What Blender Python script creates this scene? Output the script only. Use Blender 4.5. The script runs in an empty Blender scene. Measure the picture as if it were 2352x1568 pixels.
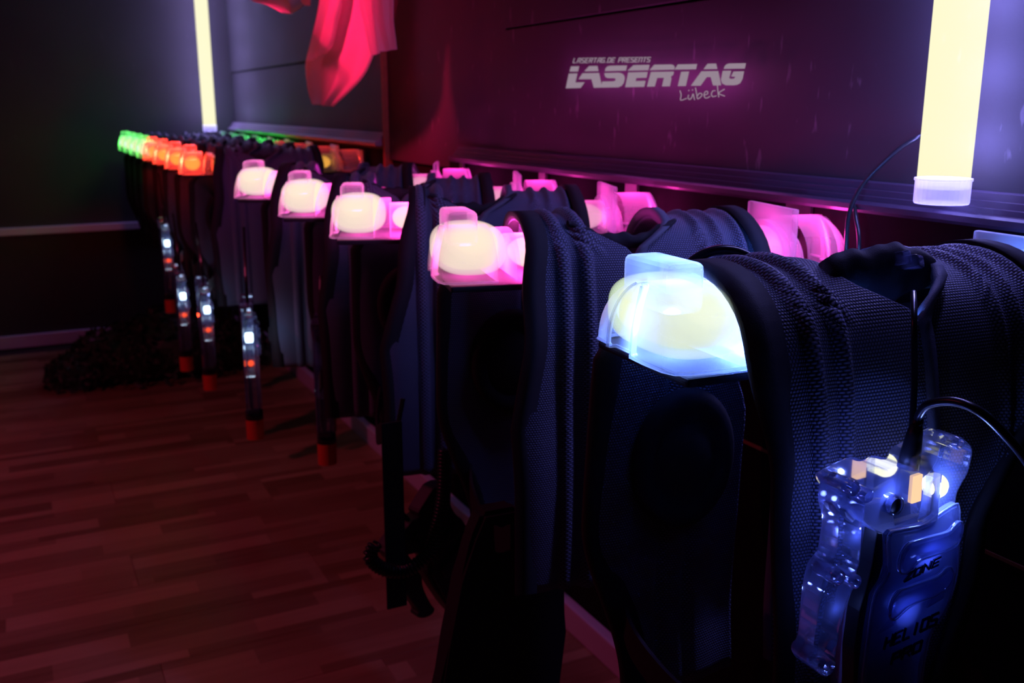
import bpy, bmesh, math, random
from mathutils import Vector, Matrix, noise

random.seed(7)
scn = bpy.context.scene
COL = scn.collection
PI = math.pi

# ------------------------------------------------------------------ camera, world, exposure
# World frame: X runs along the long wall (away from the camera), Y leads from that wall into the room, Z is up.
K = 1.145                                     # camera height above the floor
FPX = 2239.0
PITCH = math.atan(541 / 2239.0)
AZ = math.radians(-26.769)
_ca, _sa, _cp, _sp = math.cos(AZ), math.sin(AZ), math.cos(PITCH), math.sin(PITCH)
CF = Vector((_ca, _sa, 0)); CR = Vector((_sa, -_ca, 0)); CU0 = Vector((0, 0, 1))
CW = CF * _cp - CU0 * _sp
CU = CF * _sp + CU0 * _cp
CC = Vector((0, 1.0, K))

cam_d = bpy.data.cameras.new('camera')
cam_d.sensor_width = 36.0
cam_d.lens = FPX / 2352 * 36.0
cam_d.clip_start = 0.02
cam_d.dof.use_dof = True
cam_d.dof.focus_distance = 0.86
cam_d.dof.aperture_fstop = 9.0
cam = bpy.data.objects.new('camera', cam_d)
COL.objects.link(cam)
cam.matrix_world = Matrix(((CR.x, CU.x, -CW.x, CC.x), (CR.y, CU.y, -CW.y, CC.y), (CR.z, CU.z, -CW.z, CC.z), (0, 0, 0, 1)))
scn.camera = cam

world = bpy.data.worlds.new('world')
scn.world = world
world.use_nodes = True
world.node_tree.nodes['Background'].inputs[0].default_value = (0.30, 0.12, 0.30, 1)
world.node_tree.nodes['Background'].inputs[1].default_value = 0.0015
scn.view_settings.view_transform = 'Standard'
scn.view_settings.look = 'None'
scn.view_settings.gamma = 1.0
scn.view_settings.exposure = 0.0
scn.view_settings.use_curve_mapping = False


def ray(x, y):
    return CR * (x - 1176) - CU * (y - 784) + CW * FPX


def on_y(x, y, Y):
    d = ray(x, y); return CC + d * ((Y - CC.y) / d.y)


def on_x(x, y, X):
    d = ray(x, y); return CC + d * ((X - CC.x) / d.x)


# ------------------------------------------------------------------ helpers
def tag(o, label=None, cat=None, group=None, kind=None):
    if label: o['label'] = label
    if cat: o['category'] = cat
    if group: o['group'] = group
    if kind: o['kind'] = kind
    return o


def empty(name, loc=(0, 0, 0), rz=0.0, parent=None):
    o = bpy.data.objects.new(name, None)
    o.empty_display_size = 0.05
    COL.objects.link(o)
    o.location = loc
    o.rotation_euler = (0, 0, rz)
    if parent: o.parent = parent
    return o


def link(name, me, mat=None, parent=None, smooth=False, loc=None):
    if mat is not None and not me.materials:
        me.materials.append(mat)
    if smooth:
        for p in me.polygons: p.use_smooth = True
    o = bpy.data.objects.new(name, me)
    COL.objects.link(o)
    if parent: o.parent = parent
    if loc: o.location = loc
    return o


def pydata(name, v, f):
    me = bpy.data.meshes.new(name)
    me.from_pydata([tuple(p) for p in v], [], f)
    me.update()
    return me


def fin(bm, name):
    bmesh.ops.recalc_face_normals(bm, faces=bm.faces)
    me = bpy.data.meshes.new(name)
    bm.to_mesh(me); bm.free()
    return me


def bm_box(bm, c, s, bevel=0.0, rot=None, seg=2):
    g = bmesh.ops.create_cube(bm, size=1.0)
    vs = g['verts']
    bmesh.ops.scale(bm, vec=Vector(s), verts=vs)
    if bevel > 0:
        es = list({e for v in vs for e in v.link_edges})
        r = bmesh.ops.bevel(bm, geom=es, offset=bevel, segments=seg, profile=0.6, affect='EDGES')
        vs = list({v for f in r['faces'] for v in f.verts} | {v for v in vs if v.is_valid})
    if rot is not None:
        bmesh.ops.rotate(bm, verts=vs, cent=(0, 0, 0), matrix=rot)
    bmesh.ops.translate(bm, vec=Vector(c), verts=vs)
    return vs


def box(name, lo, hi, mat, parent=None, bevel=0.0):
    bm = bmesh.new()
    c = [(l + h) / 2 for l, h in zip(lo, hi)]
    s = [abs(h - l) for l, h in zip(lo, hi)]
    bm_box(bm, c, s, bevel)
    return link(name, fin(bm, name), mat, parent)


def bm_tube(bm, pts, r, n=8, caps=True):
    pts = [Vector(p) for p in pts]
    rad = r if isinstance(r, (list, tuple)) else [r] * len(pts)
    rings = []
    up = Vector((0.13, 0.27, 1)).normalized()
    prev = None
    for i, p in enumerate(pts):
        t = (pts[min(i + 1, len(pts) - 1)] - pts[max(i - 1, 0)]).normalized()
        if prev is None:
            s = t.cross(up)
            if s.length < 1e-3: s = t.cross(Vector((1, 0, 0)))
        else:
            s = prev - t * prev.dot(t)
        s.normalize(); prev = s
        b = t.cross(s)
        rings.append([bm.verts.new(p + (s * math.cos(2 * PI * k / n) + b * math.sin(2 * PI * k / n)) * rad[i]) for k in range(n)])
    for a, b in zip(rings, rings[1:]):
        for k in range(n):
            bm.faces.new((a[k], a[(k + 1) % n], b[(k + 1) % n], b[k]))
    if caps:
        bm.faces.new(rings[0]); bm.faces.new(list(reversed(rings[-1])))


def tube(name, pts, r, mat, parent=None, n=8):
    bm = bmesh.new()
    bm_tube(bm, pts, r, n)
    return link(name, fin(bm, name), mat, parent, smooth=True)


def spline(pts, n=12):
    P = [Vector(p) for p in pts]
    P = [P[0] * 2 - P[1]] + P + [P[-1] * 2 - P[-2]]
    out = []
    for i in range(1, len(P) - 2):
        a, b, c, d = P[i - 1], P[i], P[i + 1], P[i + 2]
        for k in range(n):
            t = k / n
            out.append(0.5 * ((2 * b) + (c - a) * t + (2 * a - 5 * b + 4 * c - d) * t * t + (3 * b - a - 3 * c + d) * t ** 3))
    out.append(P[-2])
    return out


def bm_prism(bm, pts, off):
    """pts: planar loop of world/local points; extruded by vector off"""
    off = Vector(off)
    a = [bm.verts.new(Vector(p)) for p in pts]
    b = [bm.verts.new(Vector(p) + off) for p in pts]
    bm.faces.new(a); bm.faces.new(list(reversed(b)))
    n = len(a)
    for i in range(n):
        bm.faces.new((a[i], b[i], b[(i + 1) % n], a[(i + 1) % n]))


def point_light(name, loc, power, color, parent=None, r=0.01):
    d = bpy.data.lights.new(name, 'POINT')
    d.energy = power; d.color = color; d.shadow_soft_size = r
    o = bpy.data.objects.new(name, d)
    COL.objects.link(o)
    o.location = loc
    if parent: o.parent = parent
    return o


# ------------------------------------------------------------------ materials
MATS = {}


def newmat(name):
    m = bpy.data.materials.new(name)
    m.use_nodes = True
    nt = m.node_tree
    nt.nodes.clear()
    out = nt.nodes.new('ShaderNodeOutputMaterial')
    MATS[name] = m
    return m, nt, out


def plain(name, col, rough=0.6, metal=0.0, spec=0.5, noise_amt=0.0, scale=30.0, bump=0.0):
    m, nt, out = newmat(name)
    b = nt.nodes.new('ShaderNodeBsdfPrincipled')
    b.inputs['Base Color'].default_value = (*col, 1)
    b.inputs['Roughness'].default_value = rough
    b.inputs['Metallic'].default_value = metal
    b.inputs['Specular IOR Level'].default_value = spec
    if noise_amt or bump:
        tc = nt.nodes.new('ShaderNodeTexCoord')
        n = nt.nodes.new('ShaderNodeTexNoise')
        n.inputs['Scale'].default_value = scale
        n.inputs['Detail'].default_value = 5
        nt.links.new(tc.outputs['Object'], n.inputs['Vector'])
        if noise_amt:
            r = nt.nodes.new('ShaderNodeMapRange')
            r.inputs['To Min'].default_value = 1 - noise_amt
            r.inputs['To Max'].default_value = 1 + noise_amt
            nt.links.new(n.outputs['Fac'], r.inputs['Value'])
            mx = nt.nodes.new('ShaderNodeVectorMath'); mx.operation = 'SCALE'
            mx.inputs[0].default_value = col
            nt.links.new(r.outputs['Result'], mx.inputs['Scale'])
            nt.links.new(mx.outputs['Vector'], b.inputs['Base Color'])
        if bump:
            bp = nt.nodes.new('ShaderNodeBump')
            bp.inputs['Strength'].default_value = bump
            bp.inputs['Distance'].default_value = 0.002
            nt.links.new(n.outputs['Fac'], bp.inputs['Height'])
            nt.links.new(bp.outputs['Normal'], b.inputs['Normal'])
    nt.links.new(b.outputs['BSDF'], out.inputs['Surface'])
    return m


def glow_cover(name, col, strength, fac=0.5):
    """frosted cover of a lit lamp: lets half of the inner light through and glows itself"""
    m, nt, out = newmat(name)
    e = nt.nodes.new('ShaderNodeEmission')
    e.inputs['Color'].default_value = (*col, 1); e.inputs['Strength'].default_value = strength
    t = nt.nodes.new('ShaderNodeBsdfTransparent')
    mx = nt.nodes.new('ShaderNodeMixShader'); mx.inputs[0].default_value = fac
    nt.links.new(t.outputs[0], mx.inputs[1]); nt.links.new(e.outputs[0], mx.inputs[2])
    nt.links.new(mx.outputs[0], out.inputs['Surface'])
    return m


def clear_plastic(name, tint=(0.9, 0.93, 1.0), frost=0.12, gloss=0.5, rough=0.12, frostcol=(0.9, 0.9, 0.95), bump=0.0):
    """clear moulded plastic: see-through, shiny at the rim, a little milky"""
    m, nt, out = newmat(name)
    t = nt.nodes.new('ShaderNodeBsdfTransparent'); t.inputs[0].default_value = (*tint, 1)
    tr = nt.nodes.new('ShaderNodeBsdfTranslucent'); tr.inputs[0].default_value = (*frostcol, 1)
    df = nt.nodes.new('ShaderNodeBsdfDiffuse'); df.inputs[0].default_value = (*frostcol, 1)
    ad = nt.nodes.new('ShaderNodeMixShader'); ad.inputs[0].default_value = 0.5
    nt.links.new(tr.outputs[0], ad.inputs[1]); nt.links.new(df.outputs[0], ad.inputs[2])
    lw = nt.nodes.new('ShaderNodeLayerWeight'); lw.inputs['Blend'].default_value = 0.35
    # milkiness grows where one looks along the wall of the shell
    mr = nt.nodes.new('ShaderNodeMapRange')
    mr.inputs['To Min'].default_value = frost; mr.inputs['To Max'].default_value = min(1.0, frost * 4)
    nt.links.new(lw.outputs['Facing'], mr.inputs['Value'])
    m1 = nt.nodes.new('ShaderNodeMixShader')
    nt.links.new(mr.outputs['Result'], m1.inputs[0])
    nt.links.new(t.outputs[0], m1.inputs[1]); nt.links.new(ad.outputs[0], m1.inputs[2])
    g = nt.nodes.new('ShaderNodeBsdfGlossy'); g.inputs['Roughness'].default_value = rough
    g.inputs['Color'].default_value = (1, 1, 1, 1)
    fr = nt.nodes.new('ShaderNodeFresnel'); fr.inputs['IOR'].default_value = 1.45
    sc = nt.nodes.new('ShaderNodeMath'); sc.operation = 'MULTIPLY'; sc.inputs[1].default_value = gloss
    nt.links.new(fr.outputs[0], sc.inputs[0])
    m2 = nt.nodes.new('ShaderNodeMixShader')
    nt.links.new(sc.outputs[0], m2.inputs[0]); nt.links.new(m1.outputs[0], m2.inputs[1]); nt.links.new(g.outputs[0], m2.inputs[2])
    if bump:
        n = nt.nodes.new('ShaderNodeTexNoise'); n.inputs['Scale'].default_value = 900
        bp = nt.nodes.new('ShaderNodeBump'); bp.inputs['Strength'].default_value = bump; bp.inputs['Distance'].default_value = 0.0005
        nt.links.new(n.outputs['Fac'], bp.inputs['Height'])
        for nd in (df, g): nt.links.new(bp.outputs['Normal'], nd.inputs['Normal'])
    nt.links.new(m2.outputs[0], out.inputs['Surface'])
    return m


def glow_volume(name, col, dens):
    """light-filled plastic body: saturates where one looks through much of it, fades at its rim"""
    m, nt, out = newmat(name)
    a = nt.nodes.new('ShaderNodeVolumeAbsorption'); a.inputs['Color'].default_value = (0, 0, 0, 1); a.inputs['Density'].default_value = dens
    e = nt.nodes.new('ShaderNodeEmission'); e.inputs['Color'].default_value = (*col, 1); e.inputs['Strength'].default_value = dens
    ad = nt.nodes.new('ShaderNodeAddShader')
    nt.links.new(a.outputs[0], ad.inputs[0]); nt.links.new(e.outputs[0], ad.inputs[1])
    nt.links.new(ad.outputs[0], out.inputs['Volume'])
    return m


def emit(name, col, strength=1.0):
    m, nt, out = newmat(name)
    e = nt.nodes.new('ShaderNodeEmission')
    e.inputs['Color'].default_value = (*col, 1); e.inputs['Strength'].default_value = strength
    nt.links.new(e.outputs[0], out.inputs['Surface'])
    return m


def math_node(nt, op, a=None, b=None):
    n = nt.nodes.new('ShaderNodeMath'); n.operation = op
    for i, v in enumerate((a, b)):
        if v is None: continue
        if isinstance(v, (int, float)): n.inputs[i].default_value = v
        else: nt.links.new(v, n.inputs[i])
    return n.outputs[0]


def weave_mat(name, base, thread, pitch=0.0032):
    """coarse air-mesh fabric: rows of short threads, each second row shifted by half"""
    m, nt, out = newmat(name)
    uv = nt.nodes.new('ShaderNodeUVMap')
    sp = nt.nodes.new('ShaderNodeSeparateXYZ')
    nt.links.new(uv.outputs[0], sp.inputs[0])
    u = math_node(nt, 'MULTIPLY', sp.outputs[0], 1 / pitch)
    v = math_node(nt, 'MULTIPLY', sp.outputs[1], 1 / (pitch * 0.92))
    row = math_node(nt, 'FLOOR', v)
    sh = math_node(nt, 'MULTIPLY', math_node(nt, 'MODULO', row, 2.0), 0.5)
    fu = math_node(nt, 'FRACT', math_node(nt, 'ADD', u, sh))
    fv = math_node(nt, 'FRACT', v)
    du = math_node(nt, 'MULTIPLY', math_node(nt, 'ABSOLUTE', math_node(nt, 'SUBTRACT', fu, 0.5)), 2.0)
    dv = math_node(nt, 'MULTIPLY', math_node(nt, 'ABSOLUTE', math_node(nt, 'SUBTRACT', fv, 0.5)), 2.0)
    hu = math_node(nt, 'SUBTRACT', 1.0, math_node(nt, 'POWER', du, 1.8))
    hv = math_node(nt, 'SUBTRACT', 1.0, math_node(nt, 'POWER', dv, 1.6))
    h = math_node(nt, 'MULTIPLY', hu, hv)
    mixc = nt.nodes.new('ShaderNodeMix'); mixc.data_type = 'RGBA'
    nt.links.new(h, mixc.inputs[0])
    mixc.inputs[6].default_value = (*base, 1); mixc.inputs[7].default_value = (*thread, 1)
    b = nt.nodes.new('ShaderNodeBsdfPrincipled')
    b.inputs['Roughness'].default_value = 0.55
    b.inputs['Specular IOR Level'].default_value = 0.35
    b.inputs['Sheen Weight'].default_value = 0.15
    nt.links.new(mixc.outputs[2], b.inputs['Base Color'])
    bp = nt.nodes.new('ShaderNodeBump'); bp.inputs['Strength'].default_value = 0.7; bp.inputs['Distance'].default_value = 0.0012
    nt.links.new(h, bp.inputs['Height']); nt.links.new(bp.outputs[0], b.inputs['Normal'])
    nt.links.new(b.outputs[0], out.inputs['Surface'])
    return m


PALE = (1.0, 0.955, 0.60)
M_tube = glow_cover('lit tube cover', PALE, 1.333)
M_cap = clear_plastic('milky end cap', (0.85, 0.85, 0.95), frost=0.45, gloss=0.3, rough=0.3)
M_shell = clear_plastic('clear lamp shell', frost=0.16, gloss=0.5, rough=0.15, bump=0.4)
M_core = glow_volume('glowing lamp filling', (1.12, 0.98, 0.60), 46.0)
M_core_red = glow_volume('red glowing lamp filling', (1.15, 0.50, 0.06), 40.0)
M_core_green = glow_volume('green glowing lamp filling', (1.05, 0.98, 0.55), 60.0)
M_core_rear = glow_volume('dim pink lamp filling', (1.1, 0.45, 0.62), 30.0)
M_halo = glow_volume('outer glowing lamp filling', (1.1, 0.80, 0.72), 26.0)
M_halo_blue = glow_volume('outer glowing blue lamp filling', (0.80, 1.0, 0.70), 34.0)
M_weave = weave_mat('black air mesh fabric', (0.004, 0.005, 0.010), (0.24, 0.27, 0.46))
M_band = plain('black neoprene edging', (0.03, 0.028, 0.035), 0.8, spec=0.2, bump=0.25, scale=900)
M_black = plain('black rubber', (0.012, 0.012, 0.014), 0.45)
M_cable = plain('black cable sheath', (0.015, 0.015, 0.02), 0.28)
M_metal = plain('black painted steel', (0.02, 0.02, 0.022), 0.4)
M_gun = clear_plastic('clear phaser housing', (0.86, 0.88, 0.97), frost=0.13, gloss=1.0, rough=0.07, frostcol=(0.40, 0.50, 1.0))
M_gunp = clear_plastic('clear raised phaser mouldings', (0.8, 0.84, 0.98), frost=0.24, gloss=1.6, rough=0.04, frostcol=(0.45, 0.55, 1.0))
M_gunin = plain('dark circuit board', (0.01, 0.012, 0.03), 0.5)
M_muzzle = plain('orange red muzzle plastic', (0.75, 0.06, 0.02), 0.5)
M_ledred = emit('red indicator light', (1.0, 0.08, 0.02), 1.6)
M_ledyel = emit('pale yellow indicator light', (1.0, 0.98, 0.55), 1.6)
M_ledwhite = emit('cool white indicator light', (0.62, 0.85, 1.0), 4.0)
M_ledorg = emit('orange indicator panel', (1.0, 0.62, 0.36), 1.1)
M_text = plain('raised housing lettering', (0.015, 0.02, 0.09), 0.3)
M_wood = plain('raw wood edge', (0.26, 0.10, 0.035), 0.7, noise_amt=0.3, scale=60)
M_trim = plain('white trim with violet light cast', (0.62, 0.54, 0.72), 0.45)  # violet of the tube light put into the white paint colour
M_ledge = plain('dark violet ledge paint', (0.055, 0.04, 0.07), 0.3)
M_sign = emit('sign letter face with added glow', (0.30, 0.225, 0.285), 1.0)  # emission added in place of light falling on the letters
M_hull = plain('lamp housing', (0.02, 0.02, 0.02), 0.5)


def wall_mat(name, col, rough=0.52, scuff=0.5):
    m, nt, out = newmat(name)
    tc = nt.nodes.new('ShaderNodeTexCoord')
    b = nt.nodes.new('ShaderNodeBsdfPrincipled')
    b.inputs['Specular IOR Level'].default_value = 0.35
    n1 = nt.nodes.new('ShaderNodeTexNoise'); n1.inputs['Scale'].default_value = 3.0; n1.inputs['Detail'].default_value = 6
    n2 = nt.nodes.new('ShaderNodeTexNoise'); n2.inputs['Scale'].default_value = 55.0; n2.inputs['Detail'].default_value = 3
    mp = nt.nodes.new('ShaderNodeMapping'); mp.inputs['Scale'].default_value = (1.0, 1.0, 0.28)
    mp.inputs['Rotation'].default_value = (0, 0.35, 0)
    nt.links.new(tc.outputs['Object'], n1.inputs['Vector'])
    nt.links.new(tc.outputs['Object'], mp.inputs['Vector']); nt.links.new(mp.outputs[0], n2.inputs['Vector'])
    r = nt.nodes.new('ShaderNodeValToRGB')
    r.color_ramp.elements[0].position = 0.665; r.color_ramp.elements[0].color = (0, 0, 0, 1)
    r.color_ramp.elements[1].position = 0.72; r.color_ramp.elements[1].color = (1, 1, 1, 1)
    nt.links.new(n2.outputs['Fac'], r.inputs[0])
    mr = nt.nodes.new('ShaderNodeMapRange'); mr.inputs['To Min'].default_value = 0.7; mr.inputs['To Max'].default_value = 1.3
    nt.links.new(n1.outputs['Fac'], mr.inputs['Value'])
    sc = nt.nodes.new('ShaderNodeVectorMath'); sc.operation = 'SCALE'; sc.inputs[0].default_value = col
    nt.links.new(mr.outputs[0], sc.inputs['Scale'])
    mx = nt.nodes.new('ShaderNodeMix'); mx.data_type = 'RGBA'
    f = math_node(nt, 'MULTIPLY', r.outputs[0], scuff)
    nt.links.new(f, mx.inputs[0])
    nt.links.new(sc.outputs[0], mx.inputs[6]); mx.inputs[7].default_value = (0.16, 0.14, 0.17, 1)
    nt.links.new(mx.outputs[2], b.inputs['Base Color'])
    rr = nt.nodes.new('ShaderNodeMapRange'); rr.inputs['To Min'].default_value = rough; rr.inputs['To Max'].default_value = rough + 0.25
    nt.links.new(n1.outputs['Fac'], rr.inputs['Value']); nt.links.new(rr.outputs[0], b.inputs['Roughness'])
    nt.links.new(b.outputs[0], out.inputs['Surface'])
    return m


M_wall = wall_mat('black scuffed wall paint', (0.033, 0.030, 0.037))
M_wallfar = wall_mat('matt black wall paint', (0.042, 0.042, 0.042), 0.55, 0.1)
M_lower = plain('matt black lower wall', (0.007, 0.006, 0.006), 0.8, spec=0.08, noise_amt=0.3, scale=8)


def plank_mat():
    m, nt, out = newmat('three strip beech laminate')
    tc = nt.nodes.new('ShaderNodeTexCoord')
    oi = nt.nodes.new('ShaderNodeObjectInfo')
    add = nt.nodes.new('ShaderNodeVectorMath'); add.operation = 'ADD'
    cx = nt.nodes.new('ShaderNodeCombineXYZ')
    nt.links.new(math_node(nt, 'MULTIPLY', oi.outputs['Random'], 37.0), cx.inputs[1])
    nt.links.new(tc.outputs['Object'], add.inputs[0]); nt.links.new(cx.outputs[0], add.inputs[1])
    sp = nt.nodes.new('ShaderNodeSeparateXYZ'); nt.links.new(add.outputs[0], sp.inputs[0])
    # three printed strips per board, cut into staves of different tone
    sx = math_node(nt, 'FLOOR', math_node(nt, 'MULTIPLY', sp.outputs[0], 1 / 0.064))
    sy = math_node(nt, 'FLOOR', math_node(nt, 'ADD', math_node(nt, 'MULTIPLY', sp.outputs[1], 1 / 0.42), math_node(nt, 'MULTIPLY', sx, 0.37)))
    cid = nt.nodes.new('ShaderNodeCombineXYZ')
    nt.links.new(sx, cid.inputs[0]); nt.links.new(sy, cid.inputs[1])
    nt.links.new(math_node(nt, 'MULTIPLY', oi.outputs['Random'], 91.0), cid.inputs[2])
    wn = nt.nodes.new('ShaderNodeTexWhiteNoise'); wn.noise_dimensions = '3D'
    nt.links.new(cid.outputs[0], wn.inputs['Vector'])
    mp = nt.nodes.new('ShaderNodeMapping'); mp.inputs['Scale'].default_value = (60, 5, 1)
    nt.links.new(add.outputs[0], mp.inputs['Vector'])
    gr = nt.nodes.new('ShaderNodeTexNoise'); gr.inputs['Scale'].default_value = 1.0; gr.inputs['Detail'].default_value = 6
    nt.links.new(mp.outputs[0], gr.inputs['Vector'])
    tone = math_node(nt, 'ADD', math_node(nt, 'MULTIPLY', wn.outputs['Value'], 0.75), math_node(nt, 'MULTIPLY', gr.outputs['Fac'], 0.45))
    r = nt.nodes.new('ShaderNodeValToRGB')
    r.color_ramp.elements[0].position = 0.15; r.color_ramp.elements[0].color = (0.17, 0.085, 0.04, 1)
    r.color_ramp.elements[1].position = 1.0; r.color_ramp.elements[1].color = (0.42, 0.26, 0.15, 1)
    nt.links.new(tone, r.inputs[0])
    b = nt.nodes.new('ShaderNodeBsdfPrincipled')
    b.inputs['Roughness'].default_value = 0.5
    b.inputs['Specular IOR Level'].default_value = 0.22
    nt.links.new(r.outputs[0], b.inputs['Base Color'])
    nt.links.new(b.outputs[0], out.inputs['Surface'])
    return m


M_plank = plank_mat()

# ------------------------------------------------------------------ room shell
XF = 5.2           # far wall
ZC = 2.75          # ceiling height
WY = -0.03         # face of the long wall, upper part
SPLIT = 2.88       # joint between the two wall sections

floor = box('floor', (-1.0, -0.05, -0.05), (XF, 4.2, -0.006), M_black)
tag(floor, kind='structure')
ceiling = box('ceiling', (-1.0, -0.05, ZC), (XF, 4.2, ZC + 0.05), M_wallfar)
tag(ceiling, kind='structure')
wall_back = box('wall_back', (XF, -0.2, -0.05), (XF + 0.1, 4.2, ZC + 0.05), M_wallfar)
tag(wall_back, kind='structure')
wall_right = box('wall_right', (-1.0, -0.2, -0.05), (XF, WY - 0.012, ZC + 0.05), M_lower)
tag(wall_right, kind='structure')

# laminate boards run from the long wall into the room
PW, PL = 0.192, 1.285
row = 0
plank_mesh = {}


def plank_me(length):
    k = round(length, 3)
    if k not in plank_mesh:
        bm = bmesh.new()
        bm_box(bm, (0, 0, -0.004), (PW - 0.0008, k - 0.0008, 0.008), 0.0008, seg=1)
        me = fin(bm, 'plank'); me.materials.append(M_plank)
        plank_mesh[k] = me
    return plank_mesh[k]


x = -0.9 + PW / 2
while x < XF - PW / 2 + 0.01:
    y = -0.04
    first = [PL, PL * 0.35, PL * 0.68][row % 3]
    L = first
    while y < 4.1:
        L2 = min(L, 4.15 - y)
        if L2 > 0.1:
            link('plank', plank_me(L2), None, floor, loc=(x, y + L2 / 2, 0))
        y += L2; L = PL
        if L2 <= 0.1: break
    x += PW; row += 1

# wall panels on the long wall (each board is a piece of its own)
EDGE = K + 0.167


def panel(x0, x1, z0, z1, y0, y1, mat, name='panel'):
    return box(name, (x0, y0, z0), (x1, y1, z1), mat, wall_right, bevel=0.0015)


panel(-0.99, 2.075, K - 0.135, EDGE, WY - 0.012, WY, M_wall)               # board between ledge and upper joint
panel(-0.99, 2.075, EDGE + 0.004, ZC - 0.01, WY - 0.012, WY + 0.004, M_wall)   # board above, slightly proud
panel(2.078, SPLIT, K - 0.16, ZC - 0.01, WY - 0.012, WY - 0.003, M_wall)
panel(SPLIT + 0.016, 5.19, K - 0.13, K + 0.158, WY - 0.012, WY - 0.002, M_wallfar)
panel(SPLIT + 0.016, 5.19, K + 0.164, ZC - 0.01, WY - 0.012, WY + 0.004, M_wallfar)
panel(-0.99, 2.4, K - 0.533, K - 0.14, WY - 0.012, WY + 0.004, M_lower)
panel(-0.99, 2.4, 0.065, K - 0.540, WY - 0.012, WY + 0.004, M_lower)
strip = box('panel_edge', (-0.99, WY - 0.011, K - 0.539), (2.4, WY + 0.0052, K - 0.534), M_wood, wall_right)
strip['label'] = 'thin raw wood line between two lower wall boards'

post = box('trim_3', (SPLIT, WY - 0.012, 0.06), (SPLIT + 0.014, WY + 0.012, ZC - 0.01), M_wood)
tag(post, kind='structure')


def ledge(name, x0, x1, zoff=0.0, mat=M_ledge):
    prof = [(WY - 0.01, -0.138), (0.0, -0.138), (0.002, -0.134), (0.002, -0.127), (-0.002, -0.124), (-0.010, -0.1235), (-0.011, -0.117),
            (-0.016, -0.1165), (-0.017, -0.109), (-0.022, -0.1085), (-0.023, -0.100), (-0.027, -0.098), (WY - 0.01, -0.098)]
    v = [(x0, p[0], K + p[1] + zoff) for p in prof] + [(x1, p[0], K + p[1] + zoff) for p in prof]
    n = len(prof)
    f = [tuple(range(n)), tuple(reversed(range(n, 2 * n)))] + [(i, i + n, (i + 1) % n + n, (i + 1) % n) for i in range(n)]
    bm = bmesh.new()
    vs = [bm.verts.new(p) for p in v]
    for q in f: bm.faces.new([vs[i] for i in q])
    o = link(name, fin(bm, name), mat)
    tag(o, kind='structure')
    return o


ledge('trim_1', -0.99, 2.34)
ledge('trim_2', SPLIT + 0.03, XF, 0.018, plain('grey violet ledge paint', (0.22, 0.20, 0.24), 0.5))


def baseboard(name, lo, hi):
    o = box(name, lo, hi, M_trim, bevel=0.004)
    tag(o, kind='structure')
    return o


baseboard('baseboard_right', (-0.99, WY + 0.0041, 0.0), (XF - 0.02, 0.0, 0.063))
baseboard('baseboard_back', (XF - 0.018, 0.0, 0.0), (XF, 4.15, 0.063))
tag(box('trim_4', (XF - 0.02, 0.0, K - 0.598), (XF, 4.15, K - 0.562), M_trim, bevel=0.003), kind='structure')

# ------------------------------------------------------------------ fluorescent tubes


def light_tube(name, label, x, y, z0, length, r, n_l, power, color, cap=0.03):
    t = empty(name, (x, y, z0))
    tag(t, label, 'tube light', 'upright tube lights')
    bm = bmesh.new(); bm_tube(bm, [(0, 0, cap * 0.6), (0, 0, length - cap * 0.6)], r, 32, caps=False)
    link('tube_cover', fin(bm, 'tube_cover'), M_tube, t, smooth=True)
    for zz in (0, length - cap):
        bm = bmesh.new()
        bm_tube(bm, [(0, 0, zz), (0, 0, zz + 0.002), (0, 0, zz + cap - 0.003), (0, 0, zz + cap - 0.0028), (0, 0, zz + cap)],
                [r * 1.02, r * 1.06, r * 1.06, r * 1.1, r * 1.1], 32)
        c = link('end_cap', fin(bm, 'end_cap'), M_cap, t, smooth=False)
    for zz in (0.8, length - 0.1):
        box('wall_clip', (-0.012, WY - y, zz - 0.008), (0.012, -r * 0.9, zz + 0.008), M_metal, t)
    for k in range(n_l):
        point_light('tube_lamp', (0, 0, cap + (length - 2 * cap) * (k + 0.5) / n_l), power / n_l, color, t, r * 0.85)
    return t


light_tube('tube_light', 'wide bright upright tube light on the wall above the nearest vest', 0.812, 0.018, K - 0.113, 1.2, 0.0295, 14, 26.0, (0.26, 0.24, 1.0))
light_tube('tube_light', 'slim upright tube light in the far corner of the room', 5.06, 0.115, K - 0.122, 1.3, 0.031, 9, 22.0, (0.40, 0.30, 1.0))

# ------------------------------------------------------------------ wall sign with added glow
sign = empty('wall_sign', (0, 0, 0))
tag(sign, 'lasertag lettering sign with added glow on the dark wall panel', 'sign')


def sp_(x, y, yy=0.022):
    return on_y(1250 + x / 4.612, 90 + y / 4.612, yy)


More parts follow.
